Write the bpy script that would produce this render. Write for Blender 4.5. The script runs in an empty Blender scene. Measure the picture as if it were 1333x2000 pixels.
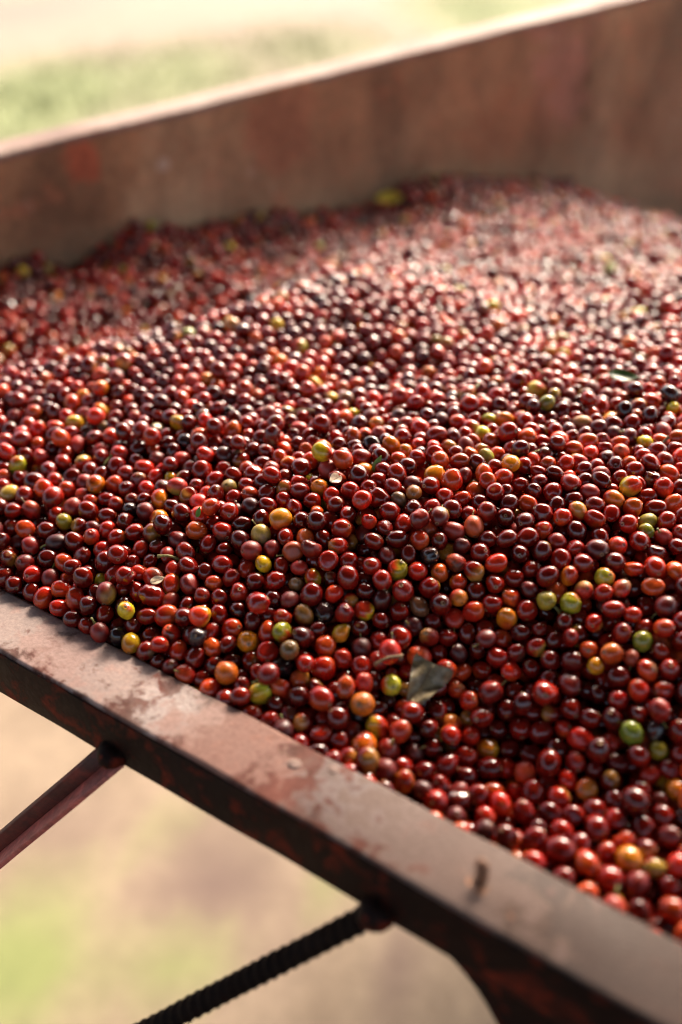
import bpy, bmesh, math, random
import numpy as np
from mathutils import Vector, Matrix, Quaternion

random.seed(7)
rng = np.random.default_rng(11)
S = bpy.context.scene
COL = S.collection

# ------------------------------------------------------------------ camera, world, sun, exposure
CAM_Z, PITCH, FPX = 1.45, math.radians(32.5), 1950.0
cam_d = bpy.data.cameras.new('camera')
cam = bpy.data.objects.new('camera', cam_d)
COL.objects.link(cam)
cam.location = (0, 0, CAM_Z)
cam.rotation_euler = (math.radians(90) - PITCH, 0, 0)
cam_d.sensor_fit = 'VERTICAL'
cam_d.sensor_height = 36.0
cam_d.sensor_width = 24.0
cam_d.lens = 36.0 * FPX / 2000.0
cam_d.clip_start, cam_d.clip_end = 0.02, 2000
cam_d.dof.use_dof = True
cam_d.dof.focus_distance = 0.69
cam_d.dof.aperture_fstop = 1.8
cam_d.dof.aperture_blades = 9
S.camera = cam

SUN_EL, SUN_AZ = math.radians(40), math.radians(26)      # azimuth measured from +Y towards +X
w = bpy.data.worlds.new('World')
S.world = w
w.use_nodes = True
nt = w.node_tree
sky = nt.nodes.new('ShaderNodeTexSky')
sky.sky_type = 'NISHITA'
sky.sun_disc = False
sky.sun_elevation = SUN_EL
sky.sun_rotation = SUN_AZ
sky.dust_density = 8.0
sky.air_density = 1.0
bg = nt.nodes['Background']
nt.links.new(sky.outputs[0], bg.inputs[0])
bg.inputs[1].default_value = 0.15
sun_d = bpy.data.lights.new('sun', 'SUN')
sun_d.energy = 1.3
sun_d.angle = math.radians(12)
sun_d.color = (1.0, 0.93, 0.84)
sun = bpy.data.objects.new('sun', sun_d)
COL.objects.link(sun)
sd = Vector((math.sin(SUN_AZ) * math.cos(SUN_EL), math.cos(SUN_AZ) * math.cos(SUN_EL), math.sin(SUN_EL)))
sun.rotation_euler = sd.to_track_quat('Z', 'Y').to_euler()
sun.location = sd * 20
S.view_settings.view_transform = 'Standard'
S.view_settings.look = 'None'
S.view_settings.exposure = 2.1
S.view_settings.use_white_balance = True        # balanced for open shade
S.view_settings.white_balance_temperature = 6850
S.view_settings.white_balance_tint = 10
S.view_settings.gamma = 1.0
S.view_settings.use_curve_mapping = False
S.render.engine = 'CYCLES'
S.cycles.use_denoising = True
S.cycles.pixel_filter_type = 'BLACKMAN_HARRIS'
S.cycles.filter_width = 1.15
S.cycles.max_bounces = 8
S.cycles.diffuse_bounces = 4
S.cycles.glossy_bounces = 3
S.cycles.sample_clamp_indirect = 6.0

# ------------------------------------------------------------------ geometry of the view (photo pixel -> real point)
_s, _c = math.sin(PITCH), math.cos(PITCH)
def ray(x, y):
    u, v = (x - 666.5) / FPX, (1000 - y) / FPX
    return np.array([u, _c + v * _s, -_s + v * _c])
ORG = np.array([0, 0, CAM_Z])
def at_depth(x, y, d): return ORG + ray(x, y) * d
def at_height(x, y, z):
    r = ray(x, y); return ORG + r * ((z - CAM_Z) / r[2])
def project(P):
    q = np.asarray(P, float) - ORG
    d = q[..., 1] * _c - q[..., 2] * _s
    v = (q[..., 1] * _s + q[..., 2] * _c) / d
    return 666.5 + FPX * q[..., 0] / d, 1000 - FPX * v, d

RIM_Z = 1.02
RIM_A = np.array([-0.2446, 0.5746]); RIM_DIR = np.array([math.cos(math.radians(-34.6)), math.sin(math.radians(-34.6))])
RIM_N = np.array([-RIM_DIR[1], RIM_DIR[0]])              # points into the hopper
_L, _R = at_depth(0, 510, 1.17), at_depth(1333, 430, 1.75)
WALL_P = _L[:2].copy(); WALL_DIR = (_R - _L)[:2] / np.linalg.norm((_R - _L)[:2])
WALL_N = np.array([WALL_DIR[1], -WALL_DIR[0]])           # points into the hopper
def on_wall(x, y):
    r = ray(x, y); t = ((WALL_P - ORG[:2]) @ WALL_N) / (r[:2] @ WALL_N)
    return ORG + r * t
# corner where rim line and wall line meet
_m = np.array([[RIM_DIR[0], -WALL_DIR[0]], [RIM_DIR[1], -WALL_DIR[1]]])
_t = np.linalg.solve(_m, WALL_P - RIM_A)
CORNER_T, CORNER_W = _t[0], _t[1]

# ------------------------------------------------------------------ helpers
def mesh_obj(name, verts, faces, mat=None, parent=None, smooth=False):
    me = bpy.data.meshes.new(name)
    me.from_pydata([tuple(map(float, v)) for v in verts], [], faces)
    me.update()
    if smooth:
        me.polygons.foreach_set('use_smooth', [True] * len(me.polygons))
    if mat: me.materials.append(mat)
    o = bpy.data.objects.new(name, me)
    COL.objects.link(o)
    if parent: o.parent = parent
    return o

def bm_obj(name, bm, mat=None, parent=None, smooth=False):
    me = bpy.data.meshes.new(name)
    bmesh.ops.recalc_face_normals(bm, faces=bm.faces)
    bm.to_mesh(me); bm.free()
    if smooth:
        me.polygons.foreach_set('use_smooth', [True] * len(me.polygons))
    if mat: me.materials.append(mat)
    o = bpy.data.objects.new(name, me)
    COL.objects.link(o)
    if parent: o.parent = parent
    return o

def tag(o, label=None, cat=None, group=None, kind=None):
    if label: o['label'] = label
    if cat: o['category'] = cat
    if group: o['group'] = group
    if kind: o['kind'] = kind
    return o

def frame(o3, dx, dy, dz):
    return Matrix(((dx[0], dy[0], dz[0], o3[0]), (dx[1], dy[1], dz[1], o3[1]), (dx[2], dy[2], dz[2], o3[2]), (0, 0, 0, 1)))

def prism_along(profile, length, segs, wob=0.0, seed=0, bevel=0.0):
    """profile (y,z) extruded along x with slight irregularity"""
    r = random.Random(seed)
    bm = bmesh.new()
    rings = []
    n = len(profile)
    ph = [r.uniform(0, 6.28) for _ in range(6)]
    for i in range(segs + 1):
        x = length * i / segs
        dy = wob * (math.sin(x * 9 + ph[0]) + .6 * math.sin(x * 23 + ph[1]) + .4 * math.sin(x * 61 + ph[2]))
        dz = wob * (math.sin(x * 7 + ph[3]) + .6 * math.sin(x * 29 + ph[4]) + .4 * math.sin(x * 71 + ph[5]))
        rings.append([bm.verts.new((x, p[0] + dy * (1 + .5 * math.sin(3.1 * k + x * 31)), p[1] + dz)) for k, p in enumerate(profile)])
    for i in range(segs):
        for k in range(n):
            bm.faces.new((rings[i][k], rings[i][(k + 1) % n], rings[i + 1][(k + 1) % n], rings[i + 1][k]))
    bm.faces.new(rings[0][::-1]); bm.faces.new(rings[-1])
    return bm

def rounded_profile(pts, r, n=3):
    out = []
    m = len(pts)
    for i in range(m):
        p, a, b = Vector(pts[i]), Vector(pts[i - 1]), Vector(pts[(i + 1) % m])
        da, db = (a - p).normalized(), (b - p).normalized()
        p0, p1 = p + da * r, p + db * r
        for k in range(n + 1):
            t = k / n
            q = p0 * (1 - t) ** 2 + p * 2 * t * (1 - t) + p1 * t ** 2
            out.append((q.x, q.y))
    return out

def tube(path, radii, nseg=10, profile=None):
    bm = bmesh.new(); rings = []
    path = [Vector(p) for p in path]
    for i, p in enumerate(path):
        t = (path[min(i + 1, len(path) - 1)] - path[max(i - 1, 0)]).normalized()
        q = t.to_track_quat('Z', 'Y')
        ring = []
        for k in range(nseg):
            a = 2 * math.pi * k / nseg
            rr = radii[i] * (profile(i, a) if profile else 1)
            ring.append(bm.verts.new(p + q @ Vector((math.cos(a) * rr, math.sin(a) * rr, 0))))
        rings.append(ring)
    for i in range(len(rings) - 1):
        for k in range(nseg):
            bm.faces.new((rings[i][k], rings[i][(k + 1) % nseg], rings[i + 1][(k + 1) % nseg], rings[i + 1][k]))
    bm.faces.new(rings[0][::-1]); bm.faces.new(rings[-1])
    return bm

# ------------------------------------------------------------------ materials
class NT:
    def __init__(self, name):
        self.m = bpy.data.materials.new(name); self.m.use_nodes = True
        self.t = self.m.node_tree; self.b = self.t.nodes['Principled BSDF']
    def n(self, typ, **kw):
        nd = self.t.nodes.new(typ)
        for k, v in kw.items(): setattr(nd, k, v)
        return nd
    def l(self, a, b): self.t.links.new(a, b)
    def coords(self, kind='Object', scale=None):
        tc = self.n('ShaderNodeTexCoord'); out = tc.outputs[kind]
        if scale:
            mp = self.n('ShaderNodeMapping'); mp.inputs['Scale'].default_value = scale
            self.l(out, mp.inputs[0]); out = mp.outputs[0]
        return out
    def noise(self, vec, scale, detail=4, rough=.55, dist=0):
        nz = self.n('ShaderNodeTexNoise'); nz.inputs['Scale'].default_value = scale
        nz.inputs['Detail'].default_value = detail; nz.inputs['Roughness'].default_value = rough
        nz.inputs['Distortion'].default_value = dist
        if vec is not None: self.l(vec, nz.inputs['Vector'])
        return nz.outputs[0]
    def ramp(self, fac, stops, interp='LINEAR'):
        r = self.n('ShaderNodeValToRGB'); r.color_ramp.interpolation = interp
        el = r.color_ramp.elements
        while len(el) < len(stops): el.new(.5)
        for e, (p, c) in zip(el, stops):
            e.position = p; e.color = (*c, 1) if len(c) == 3 else c
        self.l(fac, r.inputs[0]); return r.outputs[0]
    def mix(self, fac, a, b, mode='MIX'):
        x = self.n('ShaderNodeMix', data_type='RGBA', blend_type=mode)
        if isinstance(fac, (int, float)): x.inputs[0].default_value = fac
        else: self.l(fac, x.inputs[0])
        for i, v in ((6, a), (7, b)):
            if isinstance(v, tuple): x.inputs[i].default_value = (*v, 1)
            else: self.l(v, x.inputs[i])
        return x.outputs[2]
    def bump(self, h, strength, dist):
        bp = self.n('ShaderNodeBump'); bp.inputs['Strength'].default_value = strength; bp.inputs['Distance'].default_value = dist
        self.l(h, bp.inputs['Height']); self.l(bp.outputs[0], self.b.inputs['Normal'])
    def base(self, c): self.l(c, self.b.inputs['Base Color'])
    def set(self, **kw):
        for k, v in kw.items(): self.b.inputs[k.replace('_', ' ')].default_value = v

W1 = (1, 1, 1); B0 = (0, 0, 0)

def rim_local(px, py):
    o2 = RIM_A + RIM_DIR * (CORNER_T - .02); p = at_height(px, py, RIM_Z)[:2] - o2
    return (float(p @ RIM_DIR), float(p @ RIM_N), 0.0)

def rust_material(name, dark, mid, paint, grey, rough=(.35, .7), paint_amt=.55, scale=1.0, grey_lo=.5, spec=.5, spots=(), streak=0.0, grain=.55):
    k = NT(name); v = k.coords('Object')
    n1 = k.noise(v, 9 * scale, 6, .62, .4); n2 = k.noise(v, 28 * scale, 6, .65, .3); n3 = k.noise(v, 160 * scale, 4, .6)
    n4 = k.noise(v, 4.5 * scale, 5, .6, .6)
    base = k.ramp(n1, [(.3, dark), (.62, mid)])
    base = k.mix(k.ramp(n2, [(paint_amt, B0), (paint_amt + .12, W1)]), base, paint)
    base = k.mix(k.ramp(n4, [(grey_lo, B0), (grey_lo + .18, (.85, .85, .85))]), base, grey)
    for (pt, rad_, colr) in spots:          # old paint or rust; on the rim also painted light falloff
        rad_ = rad_ * .55; ds = k.n('ShaderNodeVectorMath', operation='DISTANCE'); k.l(v, ds.inputs[0]); ds.inputs[1].default_value = tuple(map(float, pt))
        ma = k.n('ShaderNodeMath', operation='MULTIPLY_ADD'); k.l(n2, ma.inputs[0]); ma.inputs[1].default_value = -11.0 * rad_; of_ = k.n('ShaderNodeMath', operation='ADD'); k.l(ds.outputs['Value'], of_.inputs[0]); of_.inputs[1].default_value = 3.6 * rad_; k.l(of_.outputs[0], ma.inputs[2])
        base = k.mix(k.ramp(ma.outputs[0], [(0.0, (.75, .75, .75)), (.0005 + 1.1 * rad_, B0)]), base, colr)
    if streak:                              # runs and scratches down the sheet
        st_ = k.noise(k.coords('Object', (9, 9, 4)), 1.0, 5, .65, .2); sc_ = k.noise(k.coords('Object', (40, 40, 14)), 1.0, 3, .6)
        base = k.mix(k.ramp(st_, [(.34, (1 - streak,) * 3), (.58, W1)]), B0, base)
        base = k.mix(k.ramp(sc_, [(.66, B0), (.72, (.35,) * 3)]), base, (.52, .40, .30))
    base = k.mix(k.ramp(n3, [(.35, (grain,) * 3), (.65, (1, 1, 1))]), B0, base)
    k.base(base)
    k.l(k.ramp(n2, [(.3, (rough[0],) * 3), (.7, (rough[1],) * 3)]), k.b.inputs['Roughness'])
    k.bump(n3, .35, .0012)
    k.set(Specular_IOR_Level=spec)
    return k.m

M_WALL = rust_material('rusted_wall_plate', (.25, .128, .058), (.45, .25, .128), (.52, .215, .11), (.54, .385, .225), (.5, .75), .57, .55, .52,
                       spots=[(on_wall(165, 318), .018, (.62, .14, .06)), (on_wall(1090, 140), .05, (.50, .24, .17)), (on_wall(320, 322), .006, (.6, .5, .4)),
                              (on_wall(1000, 230), .05, (.38, .17, .08)), (on_wall(560, 250), .03, (.40, .17, .09))], streak=.45, grain=.75)
M_RIM = rust_material('worn_rim_falloff', (.05, .027, .022), (.17, .07, .056), (.31, .075, .03), (.22, .165, .148), (.22, .38), .55, 2.2, .49, .015, grain=.8,
                      spots=[(rim_local(40, 1200), .03, (.36, .29, .265)), (rim_local(215, 1285), .03, (.37, .29, .265)), (rim_local(345, 1395), .016, (.42, .36, .34)), (rim_local(120, 1270), .02, (.32, .21, .185)),  # pale worn patches, also painting the gloss of the left end
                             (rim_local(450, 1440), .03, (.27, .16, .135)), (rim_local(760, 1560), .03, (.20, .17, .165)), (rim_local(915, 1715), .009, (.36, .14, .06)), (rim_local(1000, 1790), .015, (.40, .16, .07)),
                             (rim_local(1060, 1770), .07, (.11, .085, .078)), (rim_local(1270, 1890), .10, (.075, .057, .05)), (rim_local(850, 1640), .04, (.17, .12, .105))])  # large dark bare-steel spots, painting the shade at the right end
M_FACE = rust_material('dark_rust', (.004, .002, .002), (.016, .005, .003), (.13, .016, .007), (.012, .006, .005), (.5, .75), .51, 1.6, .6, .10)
M_LIP = rust_material('pale_worn_lip', (.20, .13, .11), (.30, .20, .17), (.30, .13, .10), (.38, .29, .25), (.6, .8), .58, 1.0, .45, .15)
M_BRACE = rust_material('red_paint_brace', (.05, .010, .007), (.13, .020, .013), (.20, .028, .016), (.06, .03, .025), (.45, .7), .5, 1.2, .6)
M_PINK = rust_material('lit_red_paint', (.36, .08, .06), (.55, .14, .11), (.58, .13, .10), (.55, .22, .17), (.45, .7), .5, 1.2, .6)  # lighter copy of the brace red: the lit flange, put into the colour
M_REBAR = rust_material('black_rebar', (.004, .002, .002), (.012, .006, .004), (.03, .009, .005), (.010, .006, .005), (.6, .85), .6, 2.0, .6, .08)
M_NAIL = rust_material('rusty_nail', (.10, .05, .03), (.22, .09, .045), (.32, .12, .045), (.16, .10, .08), (.5, .8), .5, 6.0, .6)

def ground_material():
    k = NT('dirt_and_grass'); v = k.coords('Object')
    a = k.n('ShaderNodeAttribute', attribute_name='grass'); m = k.n('ShaderNodeAttribute', attribute_name='mauve'); sa = k.n('ShaderNodeAttribute', attribute_name='sand')
    n1 = k.noise(v, 1.3, 5, .6); n2 = k.noise(v, 6, 6, .65, .5); n3 = k.noise(v, 45, 5, .7)
    dirt = k.ramp(n2, [(.3, (.15, .105, .070)), (.55, (.195, .142, .098)), (.75, (.225, .172, .12))])
    dirt = k.mix(sa.outputs['Fac'], dirt, k.ramp(n2, [(.3, (.165, .122, .085)), (.7, (.25, .188, .132))]))
    dirt = k.mix(k.ramp(n3, [(.35, (.8, .8, .8)), (.6, W1)]), B0, dirt)
    dirt = k.mix(m.outputs['Fac'], dirt, (.085, .052, .046))
    gr = k.ramp(n2, [(.3, (.11, .13, .042)), (.7, (.155, .17, .062))])
    add = k.n('ShaderNodeMath', operation='ADD'); k.l(a.outputs['Fac'], add.inputs[0])
    sub = k.n('ShaderNodeMath', operation='MULTIPLY_ADD'); k.l(n2, sub.inputs[0]); sub.inputs[1].default_value = .5; sub.inputs[2].default_value = -.25
    k.l(sub.outputs[0], add.inputs[1])
    f = k.ramp(add.outputs[0], [(.15, B0), (.85, W1)])
    k.base(k.mix(f, dirt, gr)); k.set(Roughness=.95); k.bump(n3, .3, .01)
    return k.m
M_GROUND = ground_material()

def simple(name, c1, c2, scale, rough, bump=.2, spec=.4, coords='Object', **kw):
    k = NT(name); v = k.coords(coords); n = k.noise(v, scale, 5, .6)
    k.base(k.ramp(n, [(.3, c1), (.7, c2)])); k.set(Roughness=rough, Specular_IOR_Level=spec, **kw); k.bump(n, bump, .001)
    return k.m
M_BLADE = simple('grass_blade', (.11, .135, .04), (.18, .19, .07), 3, .7)
M_ROOF = simple('weathered_roof_sheet', (.05, .045, .04), (.09, .08, .07), 4, .7)
M_POST = simple('shed_timber', (.08, .055, .04), (.14, .10, .07), 8, .8)

# ------------------------------------------------------------------ the ground
def sinh_axis(n, half, sharp=5.0, centre=0):
    t = np.linspace(-1, 1, n); return centre + half * np.sinh(sharp * t) / np.sinh(sharp)
gx, gy = sinh_axis(150, 150, 6.0), sinh_axis(170, 150, 6.0, 3.0)
GX, GY = np.meshgrid(gx, gy, indexing='ij')
def patch(px, py, rx, ry, amp):
    p = at_height(px, py, 0); q = at_height(px + rx, py, 0); s = at_height(px, py - ry, 0)
    return (p[0], p[1], abs(q[0] - p[0]), abs(s[1] - p[1]), amp)
GRASS = [patch(60, 190, 190, 70, 1.0), patch(330, 150, 160, 60, .75), patch(980, 20, 160, 40, 1.0), patch(620, 90, 150, 40, .55),
         patch(20, 1880, 130, 150, 1.0), patch(330, 1900, 110, 80, .7), patch(330, 1600, 70, 40, .4), patch(650, 1745, 50, 40, .6), patch(870, 1990, 60, 40, .4)]
SAND = [patch(250, 1750, 420, 330, 1.0), patch(850, 1950, 250, 150, 1.0), patch(60, 1450, 200, 120, 1.0)]
MAUVE = [patch(420, 1690, 120, 80, .85), patch(120, 1610, 90, 60, .5), patch(520, 1830, 90, 50, .5), patch(310, 1780, 50, 40, .7), patch(345, 1660, 40, 50, .6), patch(790, 1910, 45, 60, .8), patch(60, 15, 120, 25, .4)]
def field(lst, X, Y):
    f = np.zeros_like(X)
    for (cx, cy, sx, sy, a) in lst:
        f = np.maximum(f, a * np.exp(-.5 * (((X - cx) / sx) ** 2 + ((Y - cy) / sy) ** 2) ** 1.3))
    return f
far = .35 * (np.hypot(GX, GY - 3) > 14)
gmask = np.maximum(field(GRASS, GX, GY), far); mmask = field(MAUVE, GX, GY)
gz = .012 * np.sin(GX * 3.1 + np.sin(GY * 2.3)) + .01 * np.sin(GY * 4.7 + GX)
nx, ny = GX.shape
idx = np.arange(nx * ny).reshape(nx, ny)
gf = np.stack([idx[:-1, :-1], idx[1:, :-1], idx[1:, 1:], idx[:-1, 1:]], -1).reshape(-1, 4).tolist()
ground = mesh_obj('ground', np.stack([GX, GY, gz], -1).reshape(-1, 3), gf, M_GROUND, smooth=True)
tag(ground, kind='structure')
for nm, arr in (('grass', gmask), ('mauve', mmask), ('sand', field(SAND, GX, GY))):
    at = ground.data.attributes.new(nm, 'FLOAT', 'POINT'); at.data.foreach_set('value', arr.reshape(-1).astype(np.float32))

def build_grass():
    V, Fc = [], []
    for (cx, cy, sx, sy, a) in GRASS:
        if cy < 2.5: continue
        n = int(min(2600, 900 + 500 * sx * sy)) if cy > 2.5 else 160
        sp = .8 if cy > 2.5 else 1.6
        x = rng.normal(cx, sx * sp, n); y = rng.normal(cy, sy * sp, n)
        far_ = np.hypot(x, y) > 30
        for xx, yy, ff in zip(x, y, far_):
            if ff: continue
            h = random.uniform(.03, .10) * (1 if yy > 2.5 else .3); ang = random.uniform(0, 6.28); wd = random.uniform(.003, .006)
            lx, ly = math.cos(ang), math.sin(ang); ln = random.uniform(.1, .7) * h
            i = len(V)
            V += [(xx - lx * wd, yy - ly * wd, -.02), (xx + lx * wd, yy + ly * wd, -.02),
                  (xx + lx * wd * .7 - ly * ln * .4, yy + ly * wd * .7 + lx * ln * .4, h * .6), (xx - lx * wd * .7 - ly * ln * .4, yy - ly * wd * .7 + lx * ln * .4, h * .6),
                  (xx - ly * ln, yy + lx * ln, h)]
            Fc += [(i, i + 1, i + 2, i + 3), (i + 3, i + 2, i + 4)]
    g = mesh_obj('grass', V, Fc, M_BLADE)
    tag(g, 'short dry grass growing in patches on the dirt', 'grass', kind='stuff')
build_grass()

# ------------------------------------------------------------------ unseen shed over the hopper, its roof edge set to shape the light
def corrugated(name, x0, x1, y0, y1, z0, z1, mat, parent):
    n = int((x1 - x0) / .035); V, Fc = [], []
    for i in range(n + 1):
        x = x0 + (x1 - x0) * i / n; dz = .012 * math.sin(2 * math.pi * (x - x0) / .14)
        V += [(x, y0, z0 + dz), (x, y1, z1 + dz), (x, y0, z0 + dz + .002), (x, y1, z1 + dz + .002)]
    for i in range(n):
        a, b = 4 * i, 4 * i + 4
        Fc += [(a, a + 1, b + 1, b), (a + 2, b + 2, b + 3, a + 3)]
    return mesh_obj(name, V, Fc, mat, parent, smooth=True)
shed = bpy.data.objects.new('open_shed', None); COL.objects.link(shed)
tag(shed, kind='structure')
ROOF_Y1 = 2.3
corrugated('roof_sheet', -4, 4, -3.2, ROOF_Y1, 2.9, 3.1, M_ROOF, shed)
def box(name, lo, hi, mat, parent):
    bm = bmesh.new(); bmesh.ops.create_cube(bm, size=1)
    for v_ in bm.verts: v_.co = Vector([lo[i] + (v_.co[i] + .5) * (hi[i] - lo[i]) for i in range(3)])
    bmesh.ops.bevel(bm, geom=bm.edges[:], offset=.004, segments=1, affect='EDGES')
    return bm_obj(name, bm, mat, parent)
box('post', (3.7, ROOF_Y1 - .2, -.05), (3.85, ROOF_Y1 - .05, 3.02), M_POST, shed)
box('post', (-3.85, ROOF_Y1 - .2, -.05), (-3.7, ROOF_Y1 - .05, 3.02), M_POST, shed)
box('post', (3.7, -3.1, -.05), (3.85, -2.95, 2.86), M_POST, shed)
box('post', (-3.85, -3.1, -.05), (-3.7, -2.95, 2.86), M_POST, shed)
box('beam', (-4, ROOF_Y1 - .2, 2.93), (4, ROOF_Y1 - .05, 3.05), M_POST, shed)

# ------------------------------------------------------------------ the hopper
hop = bpy.data.objects.new('cherry_hopper', None); COL.objects.link(hop)
hop.location = (0.35, 1.0, 0)
tag(hop, 'rusty red-brown steel hopper holding the heap of coffee cherries', 'hopper')
def adopt(o, parent):
    """parent keeping world placement"""
    bpy.context.view_layer.update()
    o.parent = parent
    o.matrix_parent_inverse = parent.matrix_world.inverted()
    return o

RIM_W, RIM_H = .0455, .041
R_LEN = 2.6
t_start = CORNER_T - .02
org = RIM_A + RIM_DIR * t_start
# local frame of the rim: x along RIM_DIR, y into hopper, z up; origin on the inner top edge
RF = frame((org[0], org[1], RIM_Z), (RIM_DIR[0], RIM_DIR[1], 0), (RIM_N[0], RIM_N[1], 0), (0, 0, 1))
top_prof = rounded_profile([(-RIM_W, 0), (0, 0), (0, -.005), (-RIM_W, -.005)], .002, 3)
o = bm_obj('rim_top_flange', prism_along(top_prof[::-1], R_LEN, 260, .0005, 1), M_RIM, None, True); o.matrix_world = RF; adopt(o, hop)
fp = rounded_profile([(-RIM_W - .0012, -.0015), (-RIM_W + .004, -.0055), (-RIM_W + .004, -RIM_H), (-RIM_W - .0012, -RIM_H)], .0012, 2)
o = bm_obj('rim_face', prism_along(fp[::-1], R_LEN, 260, .0004, 2), M_FACE, None, True); o.matrix_world = RF; adopt(o, hop)

def along_rim(px, py, z):
    p = at_height(px, py, z)[:2]
    return float((p - org) @ RIM_DIR), float((p - org) @ RIM_N)

# hopper floor and walls under the heap
END_W = float(np.linalg.solve(np.array([[RIM_N[0], -WALL_DIR[0]], [RIM_N[1], -WALL_DIR[1]]]), WALL_P - (RIM_A + RIM_DIR * .92))[0])
def quad_plate(name, pts, mat, th=.004, parent=hop):
    pts = [Vector(p) for p in pts]
    n = (pts[1] - pts[0]).cross(pts[2] - pts[0]).normalized()
    V = [p for p in pts] + [p - n * th for p in pts]; m = len(pts)
    Fc = [tuple(range(m)), tuple(range(2 * m - 1, m - 1, -1))] + [(i, i + m, (i + 1) % m + m, (i + 1) % m) for i in range(m)]
    return adopt(mesh_obj(name, V, Fc, mat), hop)
def rim_pt(t, inn, z): p = RIM_A + RIM_DIR * t + RIM_N * inn; return (p[0], p[1], z)
def wall_pt(t, inn, z): p = WALL_P + WALL_DIR * t + WALL_N * inn; return (p[0], p[1], z)
T0, T1 = CORNER_T + .03, CORNER_T + R_LEN
quad_plate('skirt_plate', [rim_pt(T0, -.003, RIM_Z - .006), rim_pt(T1, -.003, RIM_Z - .006), rim_pt(T1, -.003, RIM_Z - .075), rim_pt(T0, -.003, RIM_Z - .075)], M_FACE)
quad_plate('floor_plate', [rim_pt(T0, .0, RIM_Z - .072), rim_pt(T1, .0, RIM_Z - .072), rim_pt(T1, .55, RIM_Z - .30), rim_pt(T0 + .30, .30, RIM_Z - .20)], M_FACE)
quad_plate('floor_plate', [rim_pt(T0 + .30, .30, RIM_Z - .202), rim_pt(T1, .55, RIM_Z - .302), rim_pt(T1, 1.9, RIM_Z - .302), wall_pt(CORNER_W + .4, .004, RIM_Z - .22)], M_FACE)

quad_plate('end_plate', [rim_pt(.922, .0, .72), rim_pt(.922, END_W - .006, .72), rim_pt(.922, END_W - .006, 1.16), rim_pt(.922, .0, RIM_Z + .06)], M_WALL)
# far wall: one tall plate whose top edge rises to the right, with a folded lip
wl, wr = on_wall(0, 300), on_wall(1130, 22)
tl = float((wl[:2] - WALL_P) @ WALL_DIR); tr = float((wr[:2] - WALL_P) @ WALL_DIR)
slope = (wr[2] - wl[2]) / (tr - tl)
def wall_top(t): return wl[2] + slope * (t - tl)
WT0, WT1 = CORNER_W + .0, 2.4
nseg = 120
V, Fc = [], []
for i in range(nseg + 1):
    t = WT0 + (WT1 - WT0) * i / nseg
    wv = .0025 * math.sin(t * 7) + .0015 * math.sin(t * 17 + 1)
    zt = wall_top(t) - .002
    for inn, z in ((wv, zt), (wv * .5, .72), (-.005 + wv * .5, .72), (-.005 + wv, zt)):
        V.append(wall_pt(t, inn, z))
for i in range(nseg):
    for k in range(4):
        a, b = 4 * i + k, 4 * i + (k + 1) % 4
        Fc.append((a, b, b + 4, a + 4))
Fc += [(0, 3, 2, 1), (4 * nseg, 4 * nseg + 1, 4 * nseg + 2, 4 * nseg + 3)]
wallp = adopt(mesh_obj('wall_plate', V, Fc, M_WALL), hop)
lip_len = WT1 - WT0
p0 = wall_pt(WT0, 0, wall_top(WT0)); p1 = wall_pt(WT1, 0, wall_top(WT1))
dx = (Vector(p1) - Vector(p0)); L3 = dx.length; dx.normalize()
dy = Vector((WALL_N[0], WALL_N[1], 0)); dz = dx.cross(dy)
if dz.z < 0: dz = -dz; 
lp = rounded_profile([(-.056, 0), (.003, 0), (.003, -.008), (-.056, -.008)], .003, 3)
o = bm_obj('top_lip', prism_along(lp, L3, 160, .0007, 5), M_LIP, None, True)
o.matrix_world = frame(p0, dx, dy, dz); adopt(o, wallp)

# braces under the rim
def bar_between(name, a, b, w_, h_, mat, up=(0, 0, 1), parent=hop):
    a, b = Vector(a), Vector(b); x = (b - a); L = x.length; x.normalize()
    y = Vector(up).cross(x).normalized(); z = x.cross(y)
    bm = prism_along(rounded_profile([(-w_ / 2, -h_ / 2), (w_ / 2, -h_ / 2), (w_ / 2, h_ / 2), (-w_ / 2, h_ / 2)], min(w_, h_) * .2, 2), L, 24, .0003, 3)
    o_ = bm_obj(name, bm, mat, None, True); o_.matrix_world = frame(a, x, y, z)
    return adopt(o_, parent)
zb = RIM_Z - RIM_H
a = Vector(at_height(205, 1500, zb)) + Vector((RIM_N[0], RIM_N[1], 0)) * .02 + Vector((0, 0, .01)); b = Vector(at_height(-120, 1752, zb - .16)); b = a + (b - a) * ((a.z + .01) / (a.z - b.z))
br = bar_between('brace', a, b, .005, .015, M_BRACE)
hd = (Vector(b) - Vector(a)); hd.z = 0; hd.normalize(); pp = Vector((hd.y, -hd.x, 0)); pp = pp if pp.y < 0 else -pp
a2 = Vector(a) + pp * .0098 + Vector((0, 0, -.0072)); b2 = Vector(b) + pp * .0098 + Vector((0, 0, -.0072))
bar_between('brace_flange', a2, b2, .0145, .004, M_PINK, parent=br)

ra, rb = Vector(at_height(742, 1778, zb + .006)), Vector(at_height(235, 2040, zb - .14))
KB = (ra.z + .01) / (ra.z - rb.z); rb = ra + (rb - ra) * KB           # both stays run down to the ground
N = int(420 * KB)
path = [ra.lerp(rb, i / N) for i in range(N + 1)]
o = bm_obj('twisted_bar', tube(path, [.0066] * (N + 1), 10, lambda i, a_: 1 + (.10 + .03 * math.sin(i * .05)) * max(-.3, math.cos(i * .40 + a_ + .5 * math.sin(i * .031))) + .03 * math.cos(2 * a_)), M_REBAR, None, True)
adopt(o, hop)

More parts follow.
